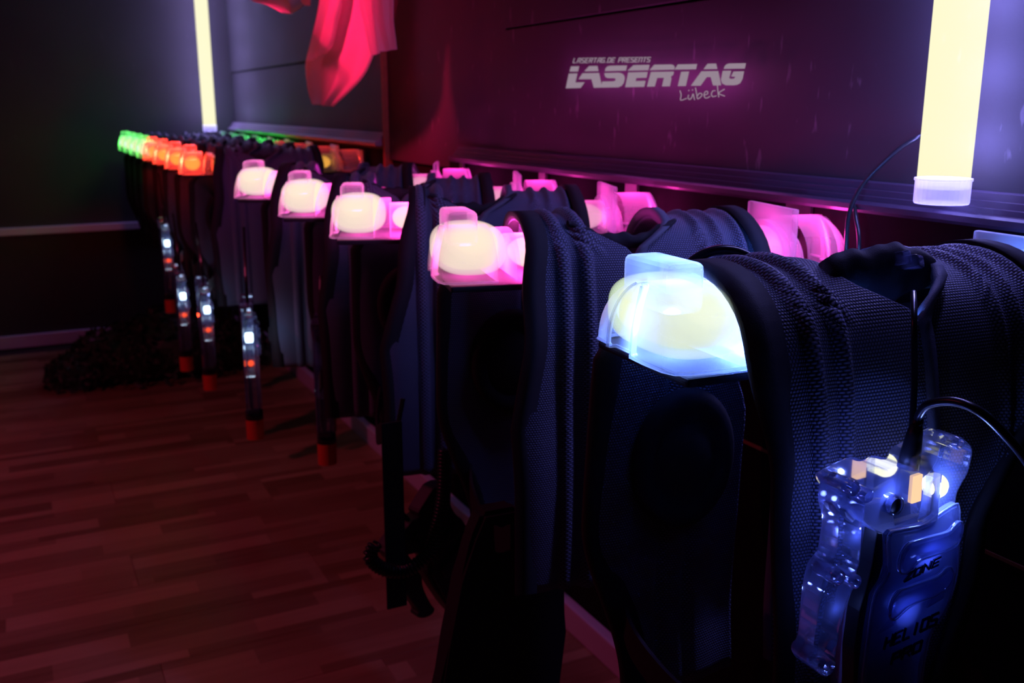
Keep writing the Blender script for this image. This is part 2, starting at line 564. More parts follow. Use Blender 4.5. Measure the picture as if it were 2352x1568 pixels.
GLYPHS = [
    [[(283, 288), (365, 286), (352, 342), (268, 343)], [(260, 365), (347, 362), (325, 458), (423, 456), (380, 516), (228, 520)]],
    [[(475, 285), (558, 283), (570, 337), (424, 340)], [(405, 361), (575, 357), (604, 487), (596, 512), (525, 514), (500, 423), (363, 424)]],
    [[(700, 281), (872, 278), (860, 332), (642, 338), (650, 308), (670, 288)],
     [(637, 358), (790, 355), (825, 366), (845, 392), (847, 420), (838, 460), (815, 493), (780, 509), (602, 512), (615, 448), (735, 446), (755, 436), (757, 420), (745, 413), (672, 412), (650, 402), (640, 382)]],
    [[(945, 275), (1110, 271), (1097, 328), (882, 333)], [(890, 352), (1090, 347), (1077, 408), (970, 411), (962, 443), (1068, 440), (1053, 504), (857, 508)]],
    [[(1165, 270), (1340, 267), (1365, 275), (1377, 295), (1372, 322), (1116, 328)],
     [(1130, 347), (1368, 343), (1362, 375), (1335, 398), (1342, 415), (1325, 498), (1247, 500), (1268, 408), (1190, 410), (1165, 501), (1088, 503)]],
    [[(1415, 267), (1614, 263), (1601, 318), (1380, 322)], [(1450, 345), (1529, 342), (1494, 495), (1415, 497)]],
    [[(1730, 260), (1815, 258), (1828, 315), (1687, 318)], [(1665, 340), (1838, 337), (1868, 488), (1788, 490), (1762, 400), (1715, 402), (1650, 492), (1553, 493)]],
    [[(1960, 257), (2131, 254), (2118, 311), (1900, 314), (1912, 285), (1930, 266)],
     [(1890, 335), (1975, 333), (1953, 410), (1970, 420), (2010, 418), (2025, 398), (1978, 395), (2005, 342), (2111, 339), (2095, 420), (2070, 465), (2040, 482), (2000, 488), (1920, 487), (1885, 468), (1872, 430)]],
]
for g in GLYPHS:
    bm = bmesh.new()
    for loop in g: bm_prism(bm, [sp_(*q) for q in loop], (0, -0.0012, 0))
    link('letter', fin(bm, 'letter'), M_sign, sign)


def ribbon(bm, pts, w, off):
    """flat stroke lettering in a plane: pts are 3D points, w half width vector builder"""
    for a, b in zip(pts, pts[1:]):
        t = (b - a)
        if t.length < 1e-6: continue
        t.normalize()
        n = t.cross(off).normalized() * w
        a2, b2 = a - t * w * 0.6, b + t * w * 0.6
        bm_prism(bm, [a2 + n, b2 + n, b2 - n, a2 - n], off)


STROKE = {
    'L': [[(0.1, 1), (0.1, 0), (1, 0)]], 'A': [[(0, 0), (0.25, 1), (1, 1), (1, 0)], [(0.1, .42), (1, .42)]],
    'S': [[(1, 1), (0, 1), (0, .55), (1, .45), (1, 0), (0, 0)]], 'E': [[(1, 1), (0, 1), (0, 0), (1, 0)], [(0, .5), (.85, .5)]],
    'R': [[(0, 0), (0, 1), (1, 1), (1, .5), (0, .5)], [(.5, .5), (1, 0)]], 'T': [[(0, 1), (1, 1)], [(.5, 1), (.5, 0)]],
    'G': [[(1, 1), (0, 1), (0, 0), (1, 0), (1, .5), (.5, .5)]], '.': [[(.3, 0), (.5, 0)]], 'D': [[(0, 0), (0, 1), (.8, 1), (1, .8), (1, 0), (0, 0)]],
    'P': [[(0, 0), (0, 1), (1, 1), (1, .45), (0, .45)]], 'N': [[(0, 0), (0, 1), (1, 1), (1, 0)]], 'O': [[(0, 0), (0, 1), (1, 1), (1, 0), (0, 0)]],
    'Z': [[(0, 1), (1, 1), (0, 0), (1, 0)]], 'H': [[(0, 0), (0, 1)], [(1, 0), (1, 1)], [(0, .5), (1, .5)]], 'I': [[(.5, 0), (.5, 1)]], 'n': [[(0, 0), (0, 1), (1, 0), (1, 1)]], ' ': [],
}
bm = bmesh.new()
txt = 'LASERTAG.DE PRESENTS'
OFFY = Vector((0, -0.001, 0))
cx = 300.0
for ch in txt:
    wch = {'.': 22, ' ': 30}.get(ch, 43)
    for s in STROKE[ch]:
        pts = []
        for (px, py) in s:
            X = cx + px * (wch - 15) + py * 14
            Y = 250 - py * 47 - (cx - 300) / 845 * 11
            pts.append(sp_(X, Y))
        ribbon(bm, pts, 0.0007, OFFY)
    cx += wch
link('lettering', fin(bm, 'lettering'), M_sign, sign)
LUB = [[(1435, 545), (1448, 590), (1443, 645), (1505, 627)], [(1526, 590), (1522, 622), (1540, 638), (1562, 612), (1574, 580), (1590, 640)],
       [(1527, 546), (1531, 540)], [(1566, 541), (1570, 535)], [(1600, 515), (1612, 580), (1622, 630), (1650, 616), (1668, 592), (1660, 574), (1640, 574), (1620, 600)],
       [(1692, 592), (1728, 578), (1724, 552), (1702, 558), (1690, 590), (1700, 618), (1722, 622), (1752, 606)],
       [(1808, 545), (1784, 548), (1768, 580), (1782, 608), (1818, 600)], [(1832, 490), (1838, 560), (1846, 612)], [(1905, 530), (1846, 572), (1908, 602)]]
bm = bmesh.new()
for s in LUB:
    pts = spline([sp_(*q) for q in s], 5) if len(s) > 2 else [sp_(*q) for q in s]
    ribbon(bm, pts, 0.0006, OFFY)
link('lettering', fin(bm, 'lettering'), M_sign, sign)
for i in range(9):                                     # lamps added behind the letters to make the pink glow
    q = sp_(140 + i * 200, 395 + (40 if i > 4 else 0), 0.008)
    point_light('added_halo_lamp', q, 0.065, (0.95, 0.08, 0.75), sign, 0.012)

# ------------------------------------------------------------------ laser tag vest
ZB = -0.68                                             # lowest point of a vest relative to the eye level


def arch_loft(w, h, outline, n=12, zb=0.0, pull=0.012):
    """arched shell: plan outline (fraction of half width, b) drawn up to a ridge"""
    v, f = [], []
    m = len(outline)
    for k in range(n + 1):
        t = min(k / n, 0.999)
        t = math.sin(t * PI / 2)
        s = (1 - t ** 2.5) ** (1 / 2.1)
        for (fa, b) in outline:
            v.append((fa * w * s, b - (pull * t * t if b > outline[0][1] + 0.012 else 0), zb + t * h))
    for k in range(n):
        for i in range(m - 1):
            f.append((k * m + i, k * m + i + 1, (k + 1) * m + i + 1, (k + 1) * m + i))
    return v, f


def front_outline(b0, b1):
    o = [(1.0, b0), (1.0, (b0 + b1) / 2), (1.0, b1 - 0.012), (0.985, b1 - 0.004), (0.94, b1)]
    o += [(0.60, b1 + 0.001), (0.565, b1 + 0.002), (0.555, b1 + 0.006), (0.50, b1 + 0.006), (0.49, b1 - 0.001)]
    o += [(0.2, b1), (0.0, b1), (-0.02, b1 + 0.007), (-0.07, b1 + 0.009), (-0.4, b1 + 0.010), (-0.75, b1 + 0.009), (-0.92, b1 + 0.004), (-0.985, b1 - 0.006), (-1.0, b1 - 0.016)]
    o += [(-1.0, (b0 + b1) / 2), (-1.0, b0)]
    return o


def plain_outline(b0, b1):
    return [(1.0, b0), (1.0, b1 - 0.006), (0.97, b1 - 0.001), (0.9, b1), (0.45, b1), (0, b1), (-0.45, b1), (-0.9, b1), (-0.97, b1 - 0.001), (-1.0, b1 - 0.006), (-1.0, b0)]


def shell_mesh(name, parts):
    V, F = [], []
    for v, f in parts:
        o = len(V); V += v; F += [tuple(i + o for i in q) for q in f]
    bm = bmesh.new()
    vs = [bm.verts.new(p) for p in V]
    for q in F:
        try: bm.faces.new([vs[i] for i in q])
        except ValueError: pass
    bmesh.ops.remove_doubles(bm, verts=bm.verts, dist=1e-5)
    me = fin(bm, name)
    for p in me.polygons: p.use_smooth = True
    return me


LZ = -0.212 - ZB                                       # underside of a shoulder lamp in vest coordinates
LW, LH = 0.0735, 0.064
rim = bmesh.new()
bm_tube(rim, [(fa * LW, b, 0.0012) for fa, b in front_outline(0.195, 0.258)], 0.0016, 6)
for i_, (fa, b) in enumerate(front_outline(0.195, 0.258)):
    if i_ in (7, 13):                                  # moulded ribs up the front
        col_ = []
        for k in range(11):
            t_ = math.sin(k / 12 * PI / 2)
            col_.append((fa * LW * (1 - t_ ** 2.5) ** (1 / 2.1), b - 0.012 * t_ * t_, t_ * LH))
        bm_tube(rim, col_, 0.0014, 5)
rim.verts.index_update()
rimv = [tuple(v.co) for v in rim.verts]; rimf = [tuple(v.index for v in f.verts) for f in rim.faces]; rim.free()
ME_main = shell_mesh('lamp_shell', [arch_loft(LW, LH, front_outline(0.195, 0.258)), (rimv, rimf)])
ME_main.materials.append(M_shell)
ME_step = shell_mesh('lamp_step', [arch_loft(LW * 0.93, LH * 0.93, plain_outline(0.165, 0.195))]); ME_step.materials.append(M_shell)
ME_sleeve = shell_mesh('lamp_sleeve', [arch_loft(LW * 0.86, LH * 0.80, plain_outline(0.06, 0.168), pull=0)]); ME_sleeve.materials.append(M_shell)
bm = bmesh.new(); bm_box(bm, (0.006, 0.230, 0.062), (0.076, 0.038, 0.044), 0.008, seg=3)
ME_block = fin(bm, 'lamp_block'); ME_block.materials.append(M_shell)


def blob(name, c, r, mat, p=2.6):
    bm = bmesh.new(); bmesh.ops.create_icosphere(bm, subdivisions=4, radius=1.0)
    for v in bm.verts:
        q = v.co; k = (abs(q.x) ** p + abs(q.y) ** p + abs(q.z) ** p) ** (-1 / p)
        v.co = Vector((c[0] + q.x * k * r[0], c[1] + q.y * k * r[1], c[2] + q.z * k * r[2]))
    me = fin(bm, name); me.materials.append(mat)
    for f in me.polygons: f.use_smooth = True
    return me


ME_core = {'p': blob('lamp_core', (-0.002, 0.222, 0.037), (0.064, 0.039, 0.028), M_core),
           'r': blob('lamp_core', (-0.010, 0.226, 0.030), (0.036, 0.024, 0.022), M_core_red, 2.0),
           'g': blob('lamp_core', (-0.002, 0.222, 0.034), (0.064, 0.036, 0.028), M_core_green)}
ME_halo = blob('lamp_filling', (-0.002, 0.220, 0.0355), (0.071, 0.046, 0.033), M_halo, 2.7)
ME_halo_blue = blob('lamp_filling', (-0.002, 0.220, 0.0350), (0.0715, 0.047, 0.0335), M_halo_blue, 2.9)
bm = bmesh.new(); bm_box(bm, (0, 0.058, 0.020), (0.110, 0.006, 0.048), 0.002)  # unseen black wall added to keep lamp light out of the neck
ME_light_stop = fin(bm, 'lamp_light_stop'); ME_light_stop.materials.append(M_band)
ME_bulb = {k: blob('lamp_bulb', (0, 0.140, 0.026), (0.045, 0.024, 0.019), m, 2.0) for k, m in (('p', M_core), ('r', M_core_red), ('g', M_core_green))}
ME_bulb_rear = blob('lamp_bulb', (0, 0.140, 0.024), (0.050, 0.030, 0.022), M_core_rear, 2.0)
bm = bmesh.new(); bm_box(bm, (0, 0.178, 0.0405), (0.130, 0.009, 0.078), 0.003)
ME_plate = fin(bm, 'lamp_plate'); ME_plate.materials.append(M_shell)
bm = bmesh.new(); bm_box(bm, (0, 0.155, -0.006), (0.150, 0.200, 0.008), 0.003, seg=2)
ME_base = fin(bm, 'lamp_base'); ME_base.materials.append(M_band)

# fabric profile over the shoulder: near side (towards the camera, a < 0) to far side
NEAR = [(0.0, -0.141), (-0.03, -0.145), (-0.058, -0.158), (-0.080, -0.180), (-0.096, -0.225), (-0.108, -0.30), (-0.114, -0.42), (-0.116, -0.53), (-0.112, -0.61)]
FAR = [(0.0, -0.141), (0.03, -0.145), (0.058, -0.158), (0.080, -0.180), (0.095, -0.225), (0.106, -0.30), (0.112, -0.42), (0.114, -0.54), (0.108, -0.63)]


def lerp_tab(tab, z):
    """tab: [(z, value)] with z falling"""
    for (z0, v0), (z1, v1) in zip(tab, tab[1:]):
        if z >= z1:
            t = (z0 - z) / (z0 - z1) if z0 != z1 else 0
            t = max(0, min(1, t)); t = t * t * (3 - 2 * t)
            return v0 + (v1 - v0) * t
    return tab[-1][1]


SHIFT = 0.0                                            # how far the strap leaves the lamp sleeve bare
A_OUT_N = [(-0.13, 0.203), (-0.20, 0.207), (-0.30, 0.190), (-0.5, 0.182), (-0.7, 0.18)]
A_IN_N = [(-0.13, 0.085), (-0.15, 0.08), (-0.185, 0.022), (-0.7, 0.022)]
A_OUT_F = [(-0.13, 0.203), (-0.20, 0.195), (-0.24, 0.238), (-0.42, 0.240), (-0.62, 0.190)]
A_IN_F = [(-0.13, 0.085), (-0.25, 0.075), (-0.33, 0.050), (-0.7, 0.050)]
B_OUT_N = [(-0.13, -0.150), (-0.2, -0.158), (-0.26, -0.125), (-0.38, -0.040), (-0.62, -0.012)]
B_IN_N = [(-0.13, -0.035), (-0.15, -0.03), (-0.185, 0.022), (-0.7, 0.022)]
B_OUT_F = [(-0.13, -0.150), (-0.20, -0.17), (-0.24, -0.23), (-0.7, -0.23)]
B_IN_F = [(-0.13, -0.035), (-0.25, -0.03), (-0.33, 0.0), (-0.7, 0.0)]
GROOVES = [0.148, 0.116, -0.128, -0.100, -0.075]


def out_shift(z, near):
    return SHIFT * max(0.0, 1 - max(0, -0.17 - z) / (0.22 if near else 0.08))


def path_samples(n):
    N = spline([Vector((a, 0, z)) for a, z in NEAR], 8)
    Fp = spline([Vector((a, 0, z)) for a, z in FAR], 8)
    P = list(reversed(Fp)) + N[1:]
    L = [0.0]
    for p, q in zip(P, P[1:]): L.append(L[-1] + (q - p).length)
    out = []
    j = 0
    for i in range(n):
        s = L[-1] * i / (n - 1)
        while j < len(L) - 2 and L[j + 1] < s: j += 1
        t = (s - L[j]) / (L[j + 1] - L[j])
        p = P[j].lerp(P[j + 1], t)
        tg = (P[j + 1] - P[j]).normalized()
        out.append((p.x, p.z, s, Vector((-tg.z, 0, tg.x)), j >= len(Fp) - 1))
    return out


def vest_body_mesh(NT=84, NU=50):
    V, F, UV = [], [], []
    S = path_samples(NT)
    for (on, inn, of, inf) in ((A_OUT_N, A_IN_N, A_OUT_F, A_IN_F), (B_OUT_N, B_IN_N, B_OUT_F, B_IN_F)):
        base = len(V)
        for (a, z, s, nrm, near) in S:
            bo = lerp_tab(on if near else of, z); bi = lerp_tab(inn if near else inf, z)
            if on is A_OUT_N: bo -= out_shift(z, near)
            for k in range(NU):
                t = k / (NU - 1)
                b = bo + (bi - bo) * t
                d = 0.0
                for g in GROOVES:
                    d -= 0.0080 * math.exp(-((b - g) / 0.0052) ** 2)
                dep = max(0.0, -0.14 - z)
                d += 0.004 * math.sin(b * 60 + 1.3) * min(1, dep * 5)
                nz = noise.noise(Vector((a * 9, b * 9, z * 7)))
                d += 0.007 * nz * min(1, dep * 3)
                # the straps sag a little between the neck and the lamps
                sag = -0.003 * math.sin(PI * min(1, max(0, (abs(b - 0.02) - 0.05) / 0.14))) * max(0.0, 1 - dep / 0.03)
                p = Vector((a, b, z)) + Vector((nrm.x, 0, nrm.z)) * d
                V.append((p.x, p.y, p.z - ZB + sag)); UV.append((b, s))
        for i in range(NT - 1):
            for k in range(NU - 1):
                q = (base + i * NU + k, base + i * NU + k + 1, base + (i + 1) * NU + k + 1, base + (i + 1) * NU + k)
                F.append(q)
    me = pydata('body', V, F)
    uvl = me.uv_layers.new(name='UVMap')
    for lp in me.loops:
        uvl.data[lp.index].uv = UV[lp.vertex_index]
    for p in me.polygons: p.use_smooth = True
    me.materials.append(M_weave)
    return me


def edge_band_mesh(name, out_n, out_f, inward, width=0.017, NT=84):
    """soft edging sewn along an edge of the fabric"""
    V, F = [], []
    S = path_samples(NT)
    m = 7
    for (a, z, s, nrm, near) in S:
        bo = lerp_tab(out_n if near else out_f, z)
        if out_n is A_OUT_N: bo -= out_shift(z, near)
        n3 = Vector((nrm.x, 0, nrm.z))
        dep = max(0.0, -0.14 - z)
        nz = noise.noise(Vector((a * 9, bo * 9, z * 7)))
        d0 = 0.007 * nz * min(1, dep * 3) + 0.004 * math.sin(bo * 60 + 1.3) * min(1, dep * 5)
        for k in range(m):
            ang = PI * k / (m - 1)
            b = bo + inward * (width * (0.5 - 0.5 * math.cos(ang)) - 0.004)
            p = Vector((a, b, z)) + n3 * (d0 + 0.006 * math.sin(ang) - 0.003)
            V.append((p.x, p.y, p.z - ZB))
        p = Vector((a, bo + inward * width, z)) + n3 * (d0 - 0.009); V.append((p.x, p.y, p.z - ZB))
        p = Vector((a, bo - inward * 0.004, z)) + n3 * (d0 - 0.009); V.append((p.x, p.y, p.z - ZB))
    w = m + 2
    for i in range(NT - 1):
        for k in range(w):
            F.append((i * w + k, i * w + (k + 1) % w, (i + 1) * w + (k + 1) % w, (i + 1) * w + k))
    me = pydata(name, V, F)
    for p in me.polygons: p.use_smooth = True
    me.materials.append(M_band)
    return me


ME_body, ME_bandA = {}, {}
for key_, SHIFT in (('close', 0.0), ('bare', 0.048), ('open', 0.072)):
    if key_ != 'close': GROOVES = [0.118, 0.088, -0.128, -0.100, -0.075]
    ME_body[key_] = vest_body_mesh()
    ME_bandA[key_] = edge_band_mesh('edging', A_OUT_N, A_OUT_F, -1, 0.034 if key_ == 'close' else 0.024)
ME_bandB = edge_band_mesh('edging', B_OUT_N, B_OUT_F, 1, 0.020)
ME_pipe = edge_band_mesh('neck_piping', B_IN_N, B_IN_F, -1, 0.009)
ME_pipe.materials.clear(); ME_pipe.materials.append(plain('grey blue piping', (0.10, 0.11, 0.16), 0.7, bump=0.3, scale=700))


def collar_mesh(big=False):
    """rumpled collar standing up along the back of the neck opening"""
    V, F = [], []
    n, m = 40, 8
    for i in range(n):
        t = i / (n - 1)
        b = 0.10 - 0.145 * t
        za = -0.150 - 0.024 * math.sin(PI * t)
        aa = -0.050 - 0.012 * math.sin(PI * t)
        if big: b, za, aa = 0.090 - 0.128 * t, -0.156, -0.036
        for k in range(m):
            ang = 2 * PI * k / m
            r1, r2 = 0.007, (0.010 + 0.0025 * math.sin(t * 17) + 0.0015 * math.sin(t * 41)) * (0.35 + 0.65 * math.sin(PI * min(1, max(0.02, t))))
            if big: r1, r2 = 0.013, (0.027 + 0.0022 * math.sin(t * 13) + 0.0012 * math.sin(t * 31)) * (0.25 + 0.75 * max(0.0, math.sin(PI * t)) ** 0.3)
            V.append((aa + r1 * math.cos(ang) * (1 + (.1 if big else .3) * math.sin(t * 23)), b, za + r2 * math.sin(ang) + 0.006 - ZB))
    for i in range(n - 1):
        for k in range(m):
            F.append((i * m + k, i * m + (k + 1) % m, (i + 1) * m + (k + 1) % m, (i + 1) * m + k))
    F.append(tuple(range(m))); F.append(tuple(range((n - 1) * m, n * m)))
    me = pydata('collar', V, F)
    for p in me.polygons: p.use_smooth = True
    me.materials.append(M_band)
    return me


ME_collar = collar_mesh()
ME_collar_big = collar_mesh(True)


def pod_mesh():
    bm = bmesh.new()
    pr = [(0.0, 0.062), (0.006, 0.062), (0.012, 0.056), (0.012, 0.044), (0.008, 0.041), (0.008, 0.036), (0.014, 0.028), (0.016, 0.0)]
    n = 36
    rings = []
    for (h, r) in pr:
        rings.append([bm.verts.new((-h, r * math.cos(2 * PI * k / n), r * 1.25 * math.sin(2 * PI * k / n))) for k in range(n)] if r > 0 else [bm.verts.new((-h, 0, 0))])
    for a, b in zip(rings, rings[1:]):
        for k in range(n):
            if len(b) == 1: bm.faces.new((a[k], a[(k + 1) % n], b[0]))
            else: bm.faces.new((a[k], a[(k + 1) % n], b[(k + 1) % n], b[k]))
    me = fin(bm, 'sensor_pod')
    for p in me.polygons: p.use_smooth = True
    me.materials.append(M_band)
    return me


ME_pod = pod_mesh()


def strap_mesh(b, zc, h=0.035):
    bm = bmesh.new()
    pts = [(-0.118, b * 0.97, zc), (-0.08, b * 1.02, zc - 0.02), (0.0, b * 1.04, zc - 0.03), (0.08, b * 1.03, zc - 0.02), (0.115, b, zc)]
    P = spline(pts, 5)
    rows = []
    for p in P:
        rows.append([bm.verts.new((p.x, p.y + dy, p.z + dz - ZB)) for dy, dz in ((-0.002, -h / 2), (0.002, -h / 2), (0.002, h / 2), (-0.002, h / 2))])
    for a, c in zip(rows, rows[1:]):
        for k in range(4): bm.faces.new((a[k], a[(k + 1) % 4], c[(k + 1) % 4], c[k]))
    bm.faces.new(rows[0]); bm.faces.new(rows[-1])
    me = fin(bm, 'side_strap'); me.materials.append(M_band)
    return me


ME_strapA = strap_mesh(0.195, -0.53)
ME_strapB = strap_mesh(-0.05, -0.56)


def make_lamp(t, sgn, power, color, key, detail=True):
    """shoulder lamp; sgn=+1 on the room side, -1 on the wall side (turned round, with its square flange showing)"""
    o = link('shoulder_lamp', ME_main, None, t)
    o.location = (0, 0, LZ)
    if sgn < 0: o.rotation_euler = (0, 0, PI); o.location = (0, -0.032, LZ)
    kids = [('lamp_sleeve', ME_sleeve), ('lamp_base', ME_base), ('lamp_light_stop', ME_light_stop)]
    kids.append(('lamp_step', ME_step))
    if sgn > 0: kids += [('lamp_block', ME_block), ('lamp_core', ME_core[key]), ('lamp_bulb', ME_bulb[key])] + ([('lamp_filling', ME_halo_blue if color is BLUE else ME_halo)] if key == 'p' else [])
    else: kids += [('lamp_plate', ME_plate), ('lamp_bulb', ME_bulb_rear if key == 'p' else ME_bulb[key])]
    for n, me in kids: link(n, me, None, o)
    point_light('led_and_fill_lamp', (0, 0.222, 0.034), power * (0.6 if detail else 1.0), color, o, 0.012)
    if detail: point_light('led_and_fill_lamp', (0, 0.140, 0.024), power * 0.4, color, o, 0.012)
    return o


def make_vest(x, yaw, label, cat_group, p_front, p_rear, color, key='p', y=0.275, dz=0.0, detail=True, cut='bare'):
    t = empty('laser_tag_vest', (x, y, K + ZB + dz), -math.radians(yaw))
    tag(t, label, 'vest', cat_group)
    o = link('body', ME_body[cut], None, t)
    md = o.modifiers.new('thick', 'SOLIDIFY'); md.thickness = 0.006; md.offset = -1
    link('edging', ME_bandA[cut], None, t); link('edging', ME_bandB, None, t); link('neck_piping', ME_pipe, None, t)
    link('collar', ME_collar_big if cut == 'close' else ME_collar, None, t)
    link('sensor_pod', ME_pod, None, t, loc=(0.104, 0.135, -0.36 - ZB))
    link('side_strap', ME_strapA, None, t); link('side_strap', ME_strapB, None, t)
    make_lamp(t, 1, p_front, color, key, detail=detail)
    make_lamp(t, -1, p_rear, color, key, detail=detail)
    return t


BLUE = (0.11, 0.25, 1.0)
PINK = (1.0, 0.035, 0.42)
RED = (1.0, 0.03, 0.012)
GREEN = (0.03, 1.0, 0.06)
GRP = 'vests hung in a row on the wall'
V1 = make_vest(0.6725, 3, 'nearest vest with blue-white shoulder lamp and coarse mesh back panel', GRP, 85.0, 1.5, BLUE, cut='close')
V2 = make_vest(1.092, 13, 'pink-lit vest hanging next behind the blue-lit vest', GRP, 18.0, 1.0, PINK)
V3 = make_vest(1.532, 20, 'second pink-lit vest behind the blue-lit one', GRP, 18.0, 1.0, PINK, cut='open')
V4 = make_vest(1.879, 23, 'third pink-lit vest, between two other pink-lit vests', GRP, 18.0, 1.0, PINK)
V5 = make_vest(2.311, 25, 'rearmost pink-lit vest, beside the gap before the red-lit vests', GRP, 18.0, 1.0, PINK)
reds = [(3.12, 'nearest red-lit vest, just past the raw wood strip'), (3.42, 'second red-lit vest counted from the wood strip'),
        (3.72, 'third red-lit vest counted from the wood strip'), (4.00, 'rearmost red-lit vest, right before the green-lit ones')]
for xx, lb in reds: make_vest(xx, 8, lb, GRP, 6.0, 0.12, RED, 'r', y=0.285, dz=0.012, detail=False)
greens = [(4.25, 'nearest green-lit vest, next behind the red-lit ones'), (4.49, 'second of the four green-lit vests'),
          (4.73, 'third of the four green-lit vests'), (4.96, 'rearmost green-lit vest at the far wall corner')]
for xx, lb in greens: make_vest(xx, 2, lb, GRP, 7.0, 0.25, GREEN, 'g', y=0.285, dz=0.012, detail=False)

# long dark flap hanging from the nearest pink-lit vest down out of view
FL = [(1110, 1180), (1190, 1165), (1240, 1240), (1300, 1330), (1300, 1450), (1285, 1640), (1000, 1640), (1035, 1480), (1062, 1340), (1085, 1240)]
bm = bmesh.new()
bm_prism(bm, [on_x(*q, 1.075) for q in FL], (0.035, 0, 0))
bmesh.ops.bevel(bm, geom=[e for e in bm.edges], offset=0.006, segments=2, affect='EDGES')
fl = link('hip_flap', fin(bm, 'hip_flap'), M_band)
fl.parent = V2
fl.matrix_parent_inverse = (Matrix.Translation(V2.location) @ Matrix.Rotation(V2.rotation_euler.z, 4, 'Z')).inverted()

# steel arms the vests hang on
ARM_OF = ['blue-lit', 'first pink-lit', 'second pink-lit', 'third pink-lit', 'fourth pink-lit', 'first red-lit', 'second red-lit', 'third red-lit', 'fourth red-lit',
          'first green-lit', 'second green-lit', 'third green-lit', 'fourth green-lit']
for i, v in enumerate([o for o in COL.objects if o.name.startswith('laser_tag_vest')]):
    a = empty('hanger_arm', (v.location.x, WY + 0.004, K - 0.17), v.rotation_euler.z * 0.6)
    tag(a, 'black steel hanger arm carrying the ' + ARM_OF[i] + ' vest', 'hanger', 'hanger arms under the vests')
    tube('arm', [(0, 0, -0.012), (0, 0.36, -0.012), (0, 0.40, -0.004)], 0.010, M_metal, a, 10)
    box('wall_plate', (-0.03, 0, -0.05), (0.03, 0.006, 0.03), M_metal, a, 0.001)

# ------------------------------------------------------------------ phasers
GX = 0.505


def gp(x, y, gx=GX):
    p = on_x(1700 + x / 2.215, 860 + y / 2.215, gx)
    return Vector((0, p.y - 0.385, p.z - (K - 0.285)))


def smooth_loop(pts, n=4):
    P = [Vector(p) for p in pts]
    out = []
    m = len(P)
    for i in range(m):
        a, b, c, d = P[i - 1], P[i], P[(i + 1) % m], P[(i + 2) % m]
        for k in range(n):
            t = k / n
            out.append(0.5 * ((2 * b) + (c - a) * t + (2 * a - 5 * b + 4 * c - d) * t * t + (3 * b - a - 3 * c + d) * t ** 3))
    return out


def bev_prism(name, loop, x0, x1, bevel=0.003, n=3):
    """bevelled slab: loop in the YZ plane, from x0 to x1 (x0 towards the viewer)"""
    L = smooth_loop(loop, n)
    c = sum(L, Vector()) / len(L)
    m = len(L)
    nrm = []
    for i in range(m):
        t = (L[(i + 1) % m] - L[i - 1]).normalized()
        nrm.append(Vector((0, t.z, -t.y)))
    area = sum(L[i].y * L[(i + 1) % m].z - L[(i + 1) % m].y * L[i].z for i in range(m))
    sg = -1 if area > 0 else 1
    bm = bmesh.new()
    rings = []
    for (x, ins) in ((x0, bevel), (x0 + bevel * 0.3, bevel * 0.3), (x0 + bevel, 0), (x1 - bevel, 0), (x1, bevel)):
        rings.append([bm.verts.new(Vector((x, 0, 0)) + L[i] + nrm[i] * sg * ins) for i in range(m)])
    for a, b in zip(rings, rings[1:]):
        for k in range(m): bm.faces.new((a[k], a[(k + 1) % m], b[(k + 1) % m], b[k]))
    bm.faces.new(rings[0]); bm.faces.new(list(reversed(rings[-1])))
    return fin(bm, name)


OUT = [(520, 590), (545, 545), (620, 505), (700, 475), (760, 488), (820, 467), (890, 478), (905, 432), (990, 380), (1075, 332), (1112, 322), (1165, 345),
       (1187, 385), (1182, 430), (1165, 500), (1138, 548), (1112, 600), (1100, 660), (1090, 740), (1097, 800), (1093, 870), (1080, 940), (1068, 1050), (1030, 1180), (975, 1260),
       (948, 1340), (920, 1460), (905, 1600), (880, 1800), (850, 1960), (600, 1990), (575, 1800), (572, 1600), (590, 1400), (608, 1240), (640, 1100), (700, 1010), (700, 880), (690, 800), (640, 760)]
ARM = [(520, 600), (560, 560), (640, 600), (660, 680), (640, 800), (630, 960), (612, 1010), (600, 1090), (560, 1180), (530, 1300), (505, 1440), (500, 1500), (460, 1535), (400, 1520), (366, 1470), (376, 1432),
       (400, 1395), (418, 1200), (438, 1080), (460, 1010), (500, 960), (515, 900), (530, 780), (511, 700)]
PANEL = [(722, 805), (800, 770), (900, 748), (985, 690), (1060, 645), (1082, 660), (1085, 760), (1078, 940), (1058, 1060), (1008, 1195), (940, 1300), (905, 1460), (890, 1600), (860, 1900), (620, 1920), (592, 1700), (596, 1500), (622, 1280), (650, 1110), (700, 1030), (722, 960)]
POCK1 = [(752, 965), (765, 890), (800, 835), (835, 818), (920, 795), (1000, 772), (1040, 730), (1065, 722), (1075, 760), (1052, 830), (1000, 868), (920, 895), (850, 922), (785, 982)]
POCK2 = [(705, 1190), (722, 1120), (755, 1070), (790, 1055), (870, 1025), (950, 992), (990, 955), (1018, 950), (1030, 985), (1008, 1045), (955, 1088), (870, 1122), (800, 1152), (728, 1215)]


def gpl(l): return [gp(*q) for q in l]


ME_g = {}
ME_g['housing'] = bev_prism('housing', gpl(OUT), 0.0, 0.030, 0.0025)
ME_g['trigger_guard'] = bev_prism('trigger_guard', gpl(ARM), 0.003, 0.026, 0.0025)
ME_g['side_panel'] = bev_prism('side_panel', gpl(PANEL), -0.007, 0.002, 0.003)
ME_g['pocket'] = bev_prism('pocket', gpl(POCK1), -0.0125, -0.006, 0.003)
ME_g['pocket2'] = bev_prism('pocket', gpl(POCK2), -0.0125, -0.006, 0.003)
for k in ('housing', 'trigger_guard', 'side_panel', 'pocket', 'pocket2'):
    ME_g[k].materials.append(M_gunp if k.startswith(('side', 'pock')) else M_gun)
    for p in ME_g[k].polygons: p.use_smooth = False


